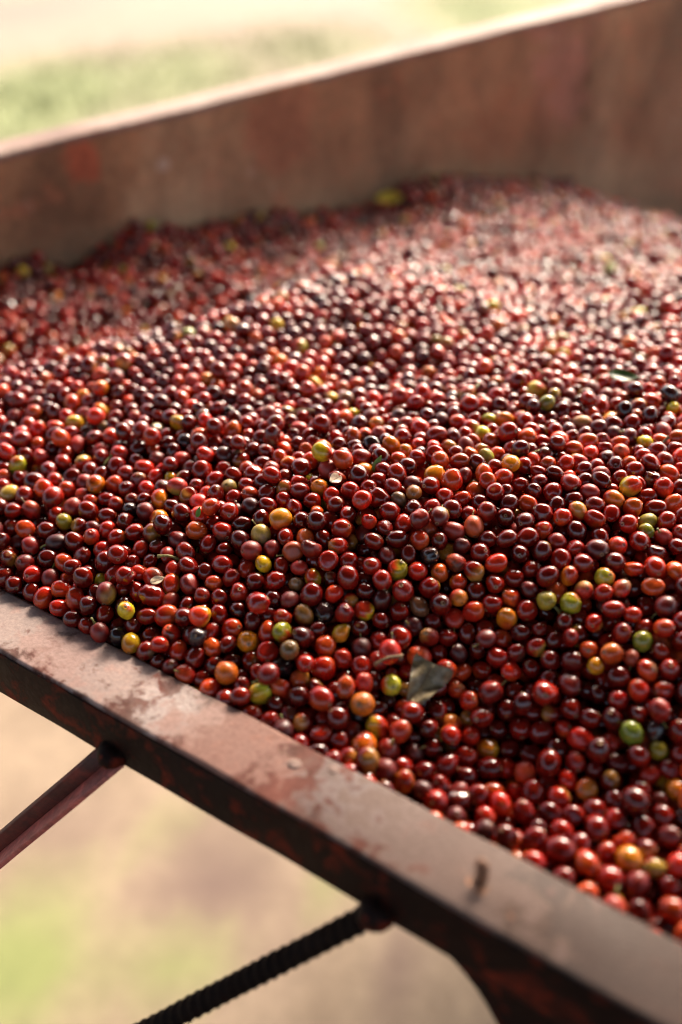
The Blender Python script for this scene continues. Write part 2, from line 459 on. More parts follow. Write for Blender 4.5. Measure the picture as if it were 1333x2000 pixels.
# leg with a curved gusset under the rim
gt, _ = along_rim(985, 1935, zb)
prof = [(gt - .062, -RIM_H + .002)]
for k in range(13):
    a_ = math.pi / 2 * k / 12
    prof.append((gt - .062 + .075 * math.sin(a_), -RIM_H - .105 * (1 - math.cos(a_))))
prof += [(gt + .022, -.55), (gt + .03, -1.03), (gt + .09, -1.03), (gt + .16, -RIM_H - .1), (gt + .25, -RIM_H + .002)]
V = []
for y_ in (-RIM_W + .0045, -RIM_W + .0105):
    V += [(x_, y_, z_) for x_, z_ in prof]
m = len(prof)
Fc = [tuple(range(m)), tuple(range(2 * m - 1, m - 1, -1))] + [(i, i + m, (i + 1) % m + m, (i + 1) % m) for i in range(m)]
o = mesh_obj('leg', V, Fc, M_FACE); o.matrix_world = RF; adopt(o, hop)
for tt in (1.9,):
    o = box('leg', (0, -.04, -1.03), (.045, 0, -.006), M_FACE, None); o.matrix_world = RF @ Matrix.Translation((t_start * 0 + 1.0 + tt, -.001 if tt > 0 else .2, 0)); adopt(o, hop)
for tt in (1.2, 2.2):
    p = wall_pt(tt, -.05, 0)
    adopt(box('leg', (p[0] - .02, p[1] - .02, -.02), (p[0] + .02, p[1] + .02, .9), M_FACE, None), hop)

# bent nail standing in the rim, two weld bumps
nl = Vector(at_height(938, 1722, RIM_Z)); 
npth = [nl + Vector(q) for q in ((0, 0, -.004), (.0006, 0, .003), (.0012, .001, .007), (.0006, .0016, .0102), (-.0008, .002, .0118), (-.0022, .0022, .0124))]
o = bm_obj('bent_nail', tube(npth, [.0042, .0036, .0034, .0034, .0032, .0024], 12, lambda i, a_: 1 + .1 * math.sin(3 * a_ + i)), M_NAIL, None, True); adopt(o, hop)
def blob(name, c, r, sz, mat, seed):
    bm = bmesh.new(); bmesh.ops.create_icosphere(bm, subdivisions=2, radius=1)
    rr = random.Random(seed)
    for v_ in bm.verts:
        v_.co = Vector((v_.co.x * r, v_.co.y * r, v_.co.z * sz)) * rr.uniform(.9, 1.08)
    o_ = bm_obj(name, bm, mat, None, True); o_.location = c
    return adopt(o_, hop)
blob('weld_bump', at_height(575, 1492, RIM_Z), .0045, .0009, M_LIP, 1)
blob('weld_bump', at_height(652, 1503, RIM_Z), .004, .001, M_LIP, 2)
blob('weld_bead', Vector(a) + Vector((0, 0, -.004)) - Vector((RIM_N[0], RIM_N[1], 0)) * .012, .011, .008, M_FACE, 5)
blob('weld_bead', ra.lerp(rb, .012 / KB), .011, .010, M_FACE, 6)
blob('rust_scab', at_height(935, 1732, RIM_Z), .011, .0009, M_NAIL, 3)

# ------------------------------------------------------------------ the heap: height field, packing
ctrl = []
def cp(px, py, H): p = at_height(px, py, CAM_Z - H); ctrl.append(p)
def cr(px, py, dz, inn=0): p = at_height(px, py, RIM_Z); ctrl.append([p[0] + RIM_N[0] * inn, p[1] + RIM_N[1] * inn, RIM_Z + dz])
cr(0, 1130, .014); cr(200, 1250, .011); cr(400, 1350, .004); cr(667, 1475, -.004); cr(950, 1630, -.010); cr(1333, 1828, -.016); cr(1700, 2010, -.018); cr(-250, 1030, .006)
for q in [(860, 1400, .438), (1000, 1440, .446), (700, 1330, .424), (1333, 1500, .432), (1333, 1200, .384), (1150, 1300, .408), (1333, 1700, .444),
          (700, 1000, .362), (1000, 1050, .368), (400, 1050, .384), (100, 950, .386), (0, 1050, .404), (1333, 950, .354), (1000, 820, .350),
          (700, 820, .355), (700, 700, .357), (1333, 650, .355), (300, 648, .354), (0, 735, .388), (130, 690, .366), (500, 760, .360), (560, 560, .356), (450, 600, .355),
          (1000, 560, .365), (200, 800, .370), (430, 820, .362), (700, 505, .370),
          (1700, 900, .345), (1700, 1300, .395), (1700, 550, .37), (-300, 850, .42), (1333, 500, .385), (1000, 480, .38)]:
    cp(*q)
def behind(px, py, H, back, drop):
    p = at_height(px, py, CAM_Z - H); f = np.array([p[0], p[1]]); f /= np.linalg.norm(f)
    ctrl.append([p[0] + f[0] * back, p[1] + f[1] * back, p[2] - drop])
for q in [(0, 735, .388), (130, 690, .366), (300, 648, .354), (450, 600, .355), (560, 560, .356)]:
    behind(*q, .075, .062 if q[0] < 500 else .042)
behind(700, 505, .370, .06, .012)
def cd(px, py, d): ctrl.append(at_depth(px, py, d))
cd(0, 640, 1.07); cd(150, 590, 1.12); cd(300, 530, 1.17); cd(500, 460, 1.26)
for q in [(-200, 585), (0, 512), (60, 490), (140, 515), (200, 465), (255, 415), (320, 425), (420, 415), (500, 395), (620, 398), (720, 385), (800, 340), (850, 330),
          (950, 342), (1050, 340), (1120, 362), (1200, 400), (1260, 425), (1333, 432)]:
    ctrl.append(on_wall(*q))
ctrl.append(wall_pt(1.4, 0, .98)); ctrl.append(wall_pt(1.7, 0, .99)); ctrl.append(wall_pt(2.1, 0, .99))
for t_ in (.75, .92): ctrl.append(rim_pt(t_, .0, RIM_Z - .012))
for q in [(.92, .4, 1.06), (.92, .8, 1.07), (.92, 1.3, 1.05), (.92, 1.8, 1.0)]: ctrl.append(rim_pt(*q))
ctrl = np.array(ctrl, float)
def tps(r2): return np.where(r2 > 1e-12, .5 * r2 * np.log(np.maximum(r2, 1e-12)), 0)
n_ = len(ctrl)
D2 = ((ctrl[:, None, :2] - ctrl[None, :, :2]) ** 2).sum(-1)
A = np.zeros((n_ + 3, n_ + 3)); A[:n_, :n_] = tps(D2) + np.eye(n_) * 4e-6
A[:n_, n_] = 1; A[:n_, n_ + 1:] = ctrl[:, :2]; A[n_, :n_] = 1; A[n_ + 1:, :n_] = ctrl[:, :2].T
wts = np.linalg.solve(A, np.concatenate([ctrl[:, 2], np.zeros(3)]))
def heap(xy):
    out = np.empty(len(xy))
    for i in range(0, len(xy), 4000):
        q = xy[i:i + 4000]
        r2 = ((q[:, None] - ctrl[None, :, :2]) ** 2).sum(-1)
        out[i:i + 4000] = tps(r2) @ wts[:n_] + wts[n_] + q @ wts[n_ + 1:]
    return np.clip(out, .85, 1.2)

# cached grid of the height field
HX0, HY0, HS = -1.0, 0.0, .008
hgx = np.arange(HX0, 1.9, HS); hgy = np.arange(HY0, 2.7, HS)
HG = heap(np.stack(np.meshgrid(hgx, hgy, indexing='ij'), -1).reshape(-1, 2)).reshape(len(hgx), len(hgy)) + .005
def hz(xy):
    u = np.clip((xy[:, 0] - HX0) / HS, 0, len(hgx) - 2.001); v = np.clip((xy[:, 1] - HY0) / HS, 0, len(hgy) - 2.001)
    i, j = u.astype(int), v.astype(int); fu, fv = u - i, v - j
    return HG[i, j] * (1 - fu) * (1 - fv) + HG[i + 1, j] * fu * (1 - fv) + HG[i, j + 1] * (1 - fu) * fv + HG[i + 1, j + 1] * fu * fv

def inside(xy, m=0.0):
    return ((xy - RIM_A) @ RIM_N > m) & ((xy - WALL_P) @ WALL_N > m)

END_T = .92
def pack():
    THK = .032
    pts = rng.uniform((-.9, .0), (1.6, 2.3), (400000, 2))
    pts = pts[inside(pts, .004)]
    z = hz(pts)
    X, Y, d = project(np.column_stack([pts, z]))
    keep = (X > -700) & (X < 2250) & (Y < 2500) & (d > .15) & ((pts - RIM_A) @ RIM_DIR < END_T - .01)
    pts = pts[keep]
    e = .01
    sx_ = (hz(pts + (e, 0)) - hz(pts - (e, 0))) / (2 * e); sy_ = (hz(pts + (0, e)) - hz(pts - (0, e))) / (2 * e)
    wgt = np.sqrt(1 + sx_ ** 2 + sy_ ** 2); wgt = np.minimum(wgt, 2.0)
    area = 2.5 * 2.3 * wgt.sum() / 400000
    pts = pts[rng.random(len(pts)) < wgt / 2.0]
    n = min(len(pts), int(area * 13300))
    pts = pts[:n]
    print('cherries', len(pts), 'area', area)
    n = len(pts)
    r = np.clip(rng.normal(.0068, .0006, n), .0054, .0084)
    surf = hz(pts)
    P = np.column_stack([pts, surf - rng.uniform(-.005, THK, n)])
    cell = .0182
    offs = [(a, b, c_) for a in (-1, 0, 1) for b in (-1, 0, 1) for c_ in (-1, 0, 1) if (a, b, c_) > (0, 0, 0)]
    def pairs(P):
        g = np.floor((P - (-1.2, -.5, .5)) / cell).astype(np.int64)
        key = (g[:, 0] * 400 + g[:, 1]) * 400 + g[:, 2]
        od = np.argsort(key, kind='stable'); ks = key[od]
        I, J = [], []
        start = np.searchsorted(ks, ks, 'left'); end = np.searchsorted(ks, ks, 'right')
        pos = np.arange(len(ks))
        cnt = end - pos - 1
        mx = cnt.max()
        for q in range(1, mx + 1):
            ok = cnt >= q; I.append(od[pos[ok]]); J.append(od[pos[ok] + q])
        for (a, b, c_) in offs:
            k2 = ks + (a * 400 + b) * 400 + c_
            s_ = np.searchsorted(ks, k2, 'left'); e_ = np.searchsorted(ks, k2, 'right')
            cnt = e_ - s_
            for q in range(cnt.max()):
                ok = cnt > q; I.append(od[pos[ok]]); J.append(od[s_[ok] + q])
        I, J = np.concatenate(I), np.concatenate(J)
        dd = ((P[I] - P[J]) ** 2).sum(1)
        ok = dd < (r[I] + r[J] + .004) ** 2
        return I[ok], J[ok]
    ITER = 90
    for it in range(ITER):
        if it % 5 == 0: I, J = pairs(P)
        P[:, 2] -= .0009 if it < ITER - 25 else .0002
        dv = P[I] - P[J]; L = np.sqrt((dv ** 2).sum(1)) + 1e-9
        ov = (r[I] + r[J]) * .985 - L
        ok = ov > 0
        push = (dv[ok] / L[ok, None]) * (ov[ok] * .42)[:, None]
        for k in range(3):
            P[:, k] += np.bincount(I[ok], push[:, k], n) - np.bincount(J[ok], push[:, k], n)
        surf = hz(P[:, :2])
        P[:, 2] = np.maximum(P[:, 2], surf - THK + r)
        P[:, 2] = np.minimum(P[:, 2], surf + .012)
        q = (P[:, :2] - WALL_P) @ WALL_N - r * .95; bad = q < 0
        P[bad, :2] -= q[bad, None] * WALL_N
        q = (P[:, :2] - RIM_A) @ RIM_DIR - (END_T - .004) + r; bad = q > 0
        P[bad, :2] -= q[bad, None] * RIM_DIR
        q = (P[:, :2] - RIM_A) @ RIM_N - np.where(P[:, 2] > RIM_Z + .004, -.004, r * .9); bad = q < 0
        P[bad, :2] -= q[bad, None] * RIM_N
    return P, r
P, Rad = pack()
NCH = len(P)

# how much of each cherry the photo's viewpoint sees (coarse depth buffer)
def visibility():
    X, Y, d = project(P)
    sc = .25
    Wd, Hd = int(1333 * sc), int(2000 * sc)
    zb_ = np.full((Hd, Wd), 9e9); ib = np.full((Hd, Wd), -1, int)
    pr = Rad / d * FPX * sc
    for i in np.argsort(-d):
        x, y, rr = X[i] * sc, Y[i] * sc, pr[i]
        if x < -rr or y < -rr or x > Wd + rr or y > Hd + rr: continue
        x0, x1, y0, y1 = max(0, int(x - rr)), min(Wd, int(x + rr) + 2), max(0, int(y - rr)), min(Hd, int(y + rr) + 2)
        if x0 >= x1 or y0 >= y1: continue
        yy, xx = np.mgrid[y0:y1, x0:x1]
        mk = (xx + .5 - x) ** 2 + (yy + .5 - y) ** 2 <= rr * rr
        ib[y0:y1, x0:x1][mk] = i
    # the rim hides what lies below its line in the picture
    cx_, cy_ = np.meshgrid((np.arange(Wd) + .5) / sc, (np.arange(Hd) + .5) / sc)
    ib[cy_ > 1147 + .5146 * cx_] = -1
    return np.bincount(ib[ib >= 0], minlength=NCH), X, Y, d, pr / sc
vis, PX, PY, PD, PR = visibility()

# ------------------------------------------------------------------ cherry colours
KINDS = {   # main colour, second colour
    'maroon': ((.095, .0038, .003), (.18, .008, .0035)), 'dark red': ((.20, .007, .004), (.31, .013, .005)),
    'red': ((.42, .016, .007), (.54, .055, .011)), 'orange-red': ((.56, .075, .014), (.60, .19, .03)),
    'orange': ((.76, .18, .012), (.76, .33, .03)), 'yellow': ((.68, .38, .02), (.70, .22, .02)),
    'yellow-green': ((.40, .33, .025), (.46, .30, .03)), 'green': ((.25, .255, .025), (.34, .28, .03)),
    'brown': ((.16, .07, .03), (.24, .10, .04)), 'blackish': ((.022, .010, .011), (.05, .014, .013))}
KN = list(KINDS)
kind = rng.choice(len(KN), NCH, p=[.325, .36, .235, .048, .013, .004, .003, .001, .008, .003])
SPOTS = {'yellow': [(340, 838), (955, 597), (1260, 858), (625, 862), (660, 1225), (697, 1180), (150, 838), (520, 1090), (1195, 1755), (730, 1425), (45, 530), (230, 1300)],
         'yellow-green': [(948, 830), (948, 887), (1108, 1160), (1285, 1467), (1210, 708), (905, 755), (1275, 1025), (1245, 945), (325, 1150), (605, 1132), (120, 1025),
                          (785, 1130), (1095, 667), (1055, 1178), (660, 650), (620, 480), (290, 450), (235, 530), (20, 900), (205, 1130)],
         'green': [(1245, 1430), (1240, 1252), (363, 662), (1268, 1050), (1083, 785), (1185, 530)],
         'orange': [(535, 1022), (308, 995), (193, 957), (562, 908), (618, 962), (1007, 912), (1035, 900), (858, 940), (1125, 1117), (1007, 1215), (893, 1152), (990, 805), (740, 825),
                    (15, 545), (1230, 1680), (790, 1520), (480, 1245), (720, 1420), (385, 1190), (955, 1480), (1330, 1560), (185, 750), (1218, 965), (440, 1330), (1300, 1540)],
         'orange-red': [(915, 962), (1020, 855), (1225, 880), (850, 1130), (1300, 980), (1318, 1545), (870, 1400), (830, 975), (675, 1355), (955, 1530), (1085, 1140), (667, 755), (1250, 1440)],
         'red': [(672, 1068), (560, 1210), (1245, 1210), (1310, 1285), (935, 1290), (920, 1325), (905, 1365), (400, 880), (650, 905), (1320, 1700), (1255, 1370), (75, 1110), (15, 860),
                 (155, 1185), (340, 1210), (640, 1295), (1180, 1225), (755, 1250), (510, 930), (455, 1155), (165, 1055), (190, 770), (605, 1375), (940, 1600)],
         'blackish': [(625, 1205), (830, 1085), (560, 1290), (1275, 1440), (235, 1245), (715, 870)]}
cand = np.where(vis > 12)[0]
taken = set()
for kn, lst in SPOTS.items():
    for (x, y) in lst:
        dd = np.hypot(PX[cand] - x, PY[cand] - y) - .25 * np.minimum(vis[cand], 60)
        for j in np.argsort(dd)[:6]:
            i = cand[j]
            if i not in taken:
                taken.add(i); kind[i] = KN.index(kn); break
C1 = np.array([KINDS[k][0] for k in KN])[kind]; C2 = np.array([KINDS[k][1] for k in KN])[kind]
bright = np.exp(rng.normal(0, .22, NCH))[:, None]
C1 = np.clip(C1 * bright * np.exp(rng.normal(0, .08, (NCH, 3))), 0, .7); C2 = np.clip(C2 * bright * np.exp(rng.normal(0, .08, (NCH, 3))), 0, .7)
# some red ones ripen from orange or green on one side
rip = rng.random(NCH)
m_ = (rip < .10) & np.isin(kind, [1, 2]); C2[m_] = np.array((.48, .20, .04)) * bright[m_]
m_ = (rip > .965) & (kind <= 2); C2[m_] = np.array((.38, .24, .04)) * bright[m_]
m_ = (rip < .75) & np.isin(kind, [3, 4, 5, 6]); C2[m_] = np.array((.50, .03, .01)) * bright[m_]

# ------------------------------------------------------------------ cherry shapes
def template(nr, ns):
    th = [0.0, .10, .17, .26] + list(np.linspace(.42, math.pi - .12, nr)) if nr > 7 else [0.0] + list(np.linspace(.35, math.pi - .35, nr))
    V = [(0, 0, 1)]
    for t in th[1:]:
        for k in range(ns):
            a = 2 * math.pi * (k + .5 * (len(V) // ns % 2) * 0) / ns
            V.append((math.sin(t) * math.cos(a), math.sin(t) * math.sin(a), math.cos(t)))
    V.append((0, 0, -1)); m_r = len(th) - 1
    T = []
    for k in range(ns): T.append((0, 1 + k, 1 + (k + 1) % ns))
    for i in range(m_r - 1):
        for k in range(ns):
            a, b = 1 + i * ns + k, 1 + i * ns + (k + 1) % ns
            T += [(a, a + ns, b + ns), (a, b + ns, b)]
    e = len(V) - 1; o_ = 1 + (m_r - 1) * ns
    for k in range(ns): T.append((e, o_ + (k + 1) % ns, o_ + k))
    return np.array(V), np.array(T)
T_HI, T_MID, T_FAR, T_LO, T_DEEP = template(15, 24), template(9, 15), template(8, 12), template(5, 8), template(4, 7)

ELONG = rng.uniform(1.0, 1.22, NCH); FLAT = rng.uniform(.88, 1.0, NCH)
def unit(n):
    v = rng.normal(size=(n, 3)); return v / np.linalg.norm(v, axis=1)[:, None]
DENT_D, DENT_A, DENT_W = unit(NCH), np.where(rng.random(NCH) < .62, rng.uniform(.07, .30, NCH), rng.uniform(0, .05, NCH)), rng.uniform(.40, .78, NCH)
DENT2_D, DENT2_A = unit(NCH), np.where(rng.random(NCH) < .35, rng.uniform(.04, .14, NCH), 0)
GR_D, GR_O = unit(NCH), rng.uniform(-.5, .6, NCH)
NK, NPH = rng.normal(0, 2.2, (NCH, 3, 3)), rng.uniform(0, 6.28, (NCH, 3))
SHRIV = np.where(kind == 9, .05, np.where(rng.random(NCH) < .09, rng.uniform(.015, .05, NCH), 0))
BLEM_D, BLEM_O = unit(NCH), np.where(rng.random(NCH) < .13, rng.uniform(.62, .93, NCH), 2.0)
BLEM_C = np.where(rng.random(NCH)[:, None] < .5, np.array((.30, .17, .085)), np.array((.07, .035, .022)))
SEED = rng.random(NCH)
Q = rng.normal(size=(NCH, 4)); Q /= np.linalg.norm(Q, axis=1)[:, None]
def rotmats(q):
    w_, x, y, z = q.T
    return np.stack([np.stack([1 - 2 * (y * y + z * z), 2 * (x * y - z * w_), 2 * (x * z + y * w_)], -1),
                     np.stack([2 * (x * y + z * w_), 1 - 2 * (x * x + z * z), 2 * (y * z - x * w_)], -1),
                     np.stack([2 * (x * z - y * w_), 2 * (y * z + x * w_), 1 - 2 * (x * x + y * y)], -1)], 1)
_ax = rotmats(Q)[:, :, 2]; _tc = ORG - P; _tc /= np.linalg.norm(_tc, axis=1)[:, None]
_fl = ((_ax * _tc).sum(1) < 0) & (rng.random(NCH) < .6)            # most tips with the scar lie upwards
Q[_fl] = np.stack([-Q[_fl, 1], Q[_fl, 0], Q[_fl, 3], -Q[_fl, 2]], -1)
ROT = rotmats(Q)

def shape(ids, tpl):
    V, _ = tpl
    n, m = len(ids), len(V)
    rr = np.ones((n, m))
    for k in range(3):
        rr += .020 * np.sin(np.einsum('nk,mk->nm', NK[ids, k], V) + NPH[ids, k][:, None])
    d = np.einsum('nk,mk->nm', DENT_D[ids], V)
    t = np.clip((d - DENT_W[ids][:, None]) / (1 - DENT_W[ids][:, None]), 0, 1); rr -= DENT_A[ids][:, None] * t * t * (3 - 2 * t)
    d = np.einsum('nk,mk->nm', DENT2_D[ids], V); t = np.clip((d - .6) / .4, 0, 1); rr -= DENT2_A[ids][:, None] * t * t * (3 - 2 * t)
    rr += SHRIV[ids][:, None] * np.sin(np.einsum('nk,mk->nm', NK[ids, 0] * 3, V) + NPH[ids, 1][:, None])
    th = np.arccos(np.clip(V[:, 2], -1, 1))
    crater = -.055 * np.exp(-(th / .13) ** 2) + .022 * np.exp(-((th - .24) / .07) ** 2) - .06 * np.exp(-((math.pi - th) / .22) ** 2)
    rr += crater[None]
    v = V[None] * rr[..., None]
    v = v * np.stack([np.ones(n), FLAT[ids], ELONG[ids]], -1)[:, None, :]
    v *= (Rad[ids] / (ELONG[ids] ** .45))[:, None, None]
    # colour
    g = np.einsum('nk,mk->nm', GR_D[ids], V) + .18 * np.sin(np.einsum('nk,mk->nm', NK[ids, 1] * 1.6, V) + NPH[ids, 2][:, None])
    g = np.clip((g - GR_O[ids][:, None]) / .8, 0, 1); g = g * g * (3 - 2 * g)
    c = C1[ids][:, None] * (1 - g[..., None]) + C2[ids][:, None] * g[..., None]
    bl = np.einsum('nk,mk->nm', BLEM_D[ids], V) + .12 * np.sin(np.einsum('nk,mk->nm', NK[ids, 2] * 3.5, V)); bl = np.clip((bl - BLEM_O[ids][:, None]) / .08, 0, 1)[..., None] * .8
    c = c * (1 - bl) + BLEM_C[ids][:, None] * bl
    scar = np.clip(1.25 - th / .2, 0, 1)[None, :, None] * .75; c = c * (1 - scar) + np.where((th < .11)[None, :, None], np.array((.07, .035, .02)), np.array((.30, .18, .10))) * scar
    stem = np.clip(1.2 - (math.pi - th) / .2, 0, 1)[None, :, None] * .7; c = c * (1 - stem) + np.array((.30, .17, .07)) * stem
    return v, c

def cherry_material():
    k = NT('coffee_cherry_skin')
    col = k.n('ShaderNodeAttribute', attribute_name='Col').outputs['Color']
    lp_ = k.n('ShaderNodeAttribute', attribute_name='lp').outputs['Vector']
    rn = k.n('ShaderNodeAttribute', attribute_name='rnd').outputs['Fac']
    n1 = k.noise(lp_, 1.7, 4, .6, .4); n2 = k.noise(lp_, 9, 5, .7); n3 = k.noise(lp_, 26, 3, .6)
    c = k.mix(k.ramp(n1, [(.3, (.62, .55, .55)), (.7, (1.25, 1.18, 1.1))]), B0, col, 'MIX')
    mul = k.mix(1.0, col, k.ramp(n1, [(.28, (.55, .5, .5)), (.72, (1.0, 1.0, 1.0))]), 'MULTIPLY')
    mul = k.mix(k.ramp(n2, [(.70, B0), (.76, (.75, .75, .75))]), mul, (.09, .035, .02))
    mul = k.mix(k.ramp(n3, [(.72, B0), (.78, (.5, .5, .5))]), mul, (.40, .22, .12))
    k.base(mul)
    ad = k.n('ShaderNodeMath', operation='MULTIPLY_ADD'); k.l(n2, ad.inputs[0]); ad.inputs[1].default_value = .14
    k.l(k.ramp(rn, [(0, (.02,) * 3), (.6, (.07,) * 3), (.85, (.18,) * 3), (1, (.40,) * 3)]), ad.inputs[2])
    k.l(ad.outputs[0], k.b.inputs['Roughness'])
    k.bump(n2, .10, .0006)
    k.set(Specular_IOR_Level=.52)
    return k.m
M_CHERRY = cherry_material()
M_SCAR = simple('calyx_scar', (.14, .075, .04), (.36, .22, .12), 900, .7)
M_STEM = simple('green_stem', (.12, .13, .03), (.28, .22, .07), 300, .6)

def fill_mesh(me, v, c, T, seeds):
    n, m = v.shape[:2]
    co = v.reshape(-1, 3).astype(np.float32)
    me.vertices.add(n * m); me.vertices.foreach_set('co', co.ravel())
    tri = (T[None] + (np.arange(n) * m)[:, None, None]).reshape(-1).astype(np.int32)
    nt_ = len(tri) // 3
    me.loops.add(nt_ * 3); me.loops.foreach_set('vertex_index', tri)
    me.polygons.add(nt_); me.polygons.foreach_set('loop_start', np.arange(0, nt_ * 3, 3, dtype=np.int32))
    me.polygons.foreach_set('use_smooth', np.ones(nt_, bool))
    me.update(calc_edges=True)
    a = me.attributes.new('Col', 'FLOAT_COLOR', 'POINT')
    a.data.foreach_set('color', np.concatenate([c.reshape(-1, 3), np.ones((n * m, 1))], 1).astype(np.float32).ravel())
    return me
def add_lp(me, tplV, seeds):
    n, m = len(seeds), len(tplV)
    a = me.attributes.new('lp', 'FLOAT_VECTOR', 'POINT')
    lp_ = tplV[None] + (np.asarray(seeds) * 400)[:, None, None] * np.array((1, .37, .71))
    a.data.foreach_set('vector', lp_.astype(np.float32).ravel())
    a = me.attributes.new('rnd', 'FLOAT', 'POINT'); a.data.foreach_set('value', np.repeat(np.asarray(seeds), m).astype(np.float32))
    me.materials.append(M_CHERRY)

# the 300 that show largest are individuals
order = np.argsort(-vis)
IND = order[:300]
isind = np.zeros(NCH, bool); isind[IND] = True

# the rest of the heap, one mass
rest = np.where(~isind)[0]
hi = rest[(vis[rest] > 2)]
lo = rest[(vis[rest] <= 2)]
parts_v, parts_c, parts_t, base_i, lps, rns = [], [], [], 0, [], []
inframe = (PX > -20) & (PX < 1353) & (vis == 0)
for ids, tpl in ((hi[PD[hi] < .82], T_MID), (hi[PD[hi] >= .82], T_FAR), (lo[~inframe[lo]], T_LO), (lo[inframe[lo]], T_DEEP)):
    v, c = shape(ids, tpl)
    v = np.einsum('nij,nmj->nmi', ROT[ids], v) + P[ids][:, None]
    n, m = v.shape[:2]
    parts_v.append(v.reshape(-1, 3)); parts_c.append(c.reshape(-1, 3))
    parts_t.append((tpl[1][None] + (np.arange(n) * m)[:, None, None]).reshape(-1, 3) + base_i); base_i += n * m
    lps.append((tpl[0][None] + (SEED[ids] * 400)[:, None, None] * np.array((1, .37, .71))).reshape(-1, 3)); rns.append(np.repeat(SEED[ids], m))
def stalk_geo(i):
    """short stalk on the stem end, in world space"""
    z0 = -.90 * Rad[i] * ELONG[i] ** .55; k_ = Rad[i]
    pts_ = [(0, 0, z0), (.05 * k_, 0, z0 - .35 * k_), (.16 * k_, .05 * k_, z0 - .75 * k_)]; rd = [.13 * k_, .085 * k_, .13 * k_]
    V_ = np.array([(p_[0] + r_ * math.cos(a_), p_[1] + r_ * math.sin(a_), p_[2]) for p_, r_ in zip(pts_, rd) for a_ in np.arange(6) * math.pi / 3] + [pts_[2]])
    T_ = [(a_ + b_, a_ + 6 + b_, a_ + 6 + (b_ + 1) % 6) for a_ in (0, 6) for b_ in range(6)] + [(a_ + b_, a_ + 6 + (b_ + 1) % 6, a_ + (b_ + 1) % 6) for a_ in (0, 6) for b_ in range(6)] + [(18, 12 + (b_ + 1) % 6, 12 + b_) for b_ in range(6)]
    return V_ @ ROT[i].T + P[i], np.array(T_)
for i in hi[SEED[hi] > .90]:
    V_, T_ = stalk_geo(i)
    parts_v.append(V_); parts_t.append(T_ + base_i); base_i += len(V_)
    parts_c.append(np.tile(np.array((.20, .19, .04)) if SEED[i] > .95 else np.array((.16, .09, .04)), (len(V_), 1)))
    lps.append(V_ * 300); rns.append(np.full(len(V_), 1.0))
me = bpy.data.meshes.new('cherry_heap')
fill_mesh(me, np.concatenate(parts_v)[None], np.concatenate(parts_c)[None], np.concatenate(parts_t), None)
a = me.attributes.new('lp', 'FLOAT_VECTOR', 'POINT'); a.data.foreach_set('vector', np.concatenate(lps).astype(np.float32).ravel())
a = me.attributes.new('rnd', 'FLOAT', 'POINT'); a.data.foreach_set('value', np.concatenate(rns).astype(np.float32))
me.materials.append(M_CHERRY)
heap_o = bpy.data.objects.new('coffee_cherry_heap', me); COL.objects.link(heap_o)
tag(heap_o, 'heap of ripe red and maroon coffee cherries filling the hopper', 'coffee cherries', kind='stuff')

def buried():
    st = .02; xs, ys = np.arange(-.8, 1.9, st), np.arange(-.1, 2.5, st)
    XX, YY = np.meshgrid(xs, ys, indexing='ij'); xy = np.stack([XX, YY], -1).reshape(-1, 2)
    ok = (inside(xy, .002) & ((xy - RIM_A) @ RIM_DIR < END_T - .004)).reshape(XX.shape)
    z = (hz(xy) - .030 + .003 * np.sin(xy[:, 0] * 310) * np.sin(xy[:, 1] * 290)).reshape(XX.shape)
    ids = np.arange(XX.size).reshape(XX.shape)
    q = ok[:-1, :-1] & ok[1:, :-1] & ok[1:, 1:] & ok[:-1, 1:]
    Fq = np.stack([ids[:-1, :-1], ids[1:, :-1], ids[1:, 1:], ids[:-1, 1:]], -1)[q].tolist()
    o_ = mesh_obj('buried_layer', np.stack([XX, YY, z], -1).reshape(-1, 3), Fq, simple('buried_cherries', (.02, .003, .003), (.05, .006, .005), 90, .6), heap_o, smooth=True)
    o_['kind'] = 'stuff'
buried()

# calyx scar: a shallow ringed disc on the tip of each individual cherry
def scar_mesh():
    V, Fc = [(0, 0, -.02)], []
    for r_, z_ in ((.07, .0), (.12, .03), (.17, .02), (.20, -.03)):
        for k in range(10): V.append((r_ * math.cos(k * .6283), r_ * math.sin(k * .6283), z_))
    for k in range(10): Fc.append((0, 1 + k, 1 + (k + 1) % 10))
    for i in range(3):
        for k in range(10):
            a_, b_ = 1 + i * 10 + k, 1 + i * 10 + (k + 1) % 10
            Fc.append((a_, a_ + 10, b_ + 10, b_))
    me_ = bpy.data.meshes.new('calyx_scar'); me_.from_pydata(V, [], Fc); me_.update()
    me_.polygons.foreach_set('use_smooth', [True] * len(me_.polygons)); me_.materials.append(M_SCAR)
    return me_
SCAR = scar_mesh()
def stem_mesh():
    bm = tube([(0, 0, -.1), (.03, 0, .25), (.10, .05, .55), (.2, .05, .8)], [.10, .075, .07, .11], 8)
    me_ = bpy.data.meshes.new('stem'); bm.to_mesh(me_); bm.free()
    me_.polygons.foreach_set('use_smooth', [True] * len(me_.polygons)); me_.materials.append(M_STEM)
    return me_
STEM = stem_mesh()

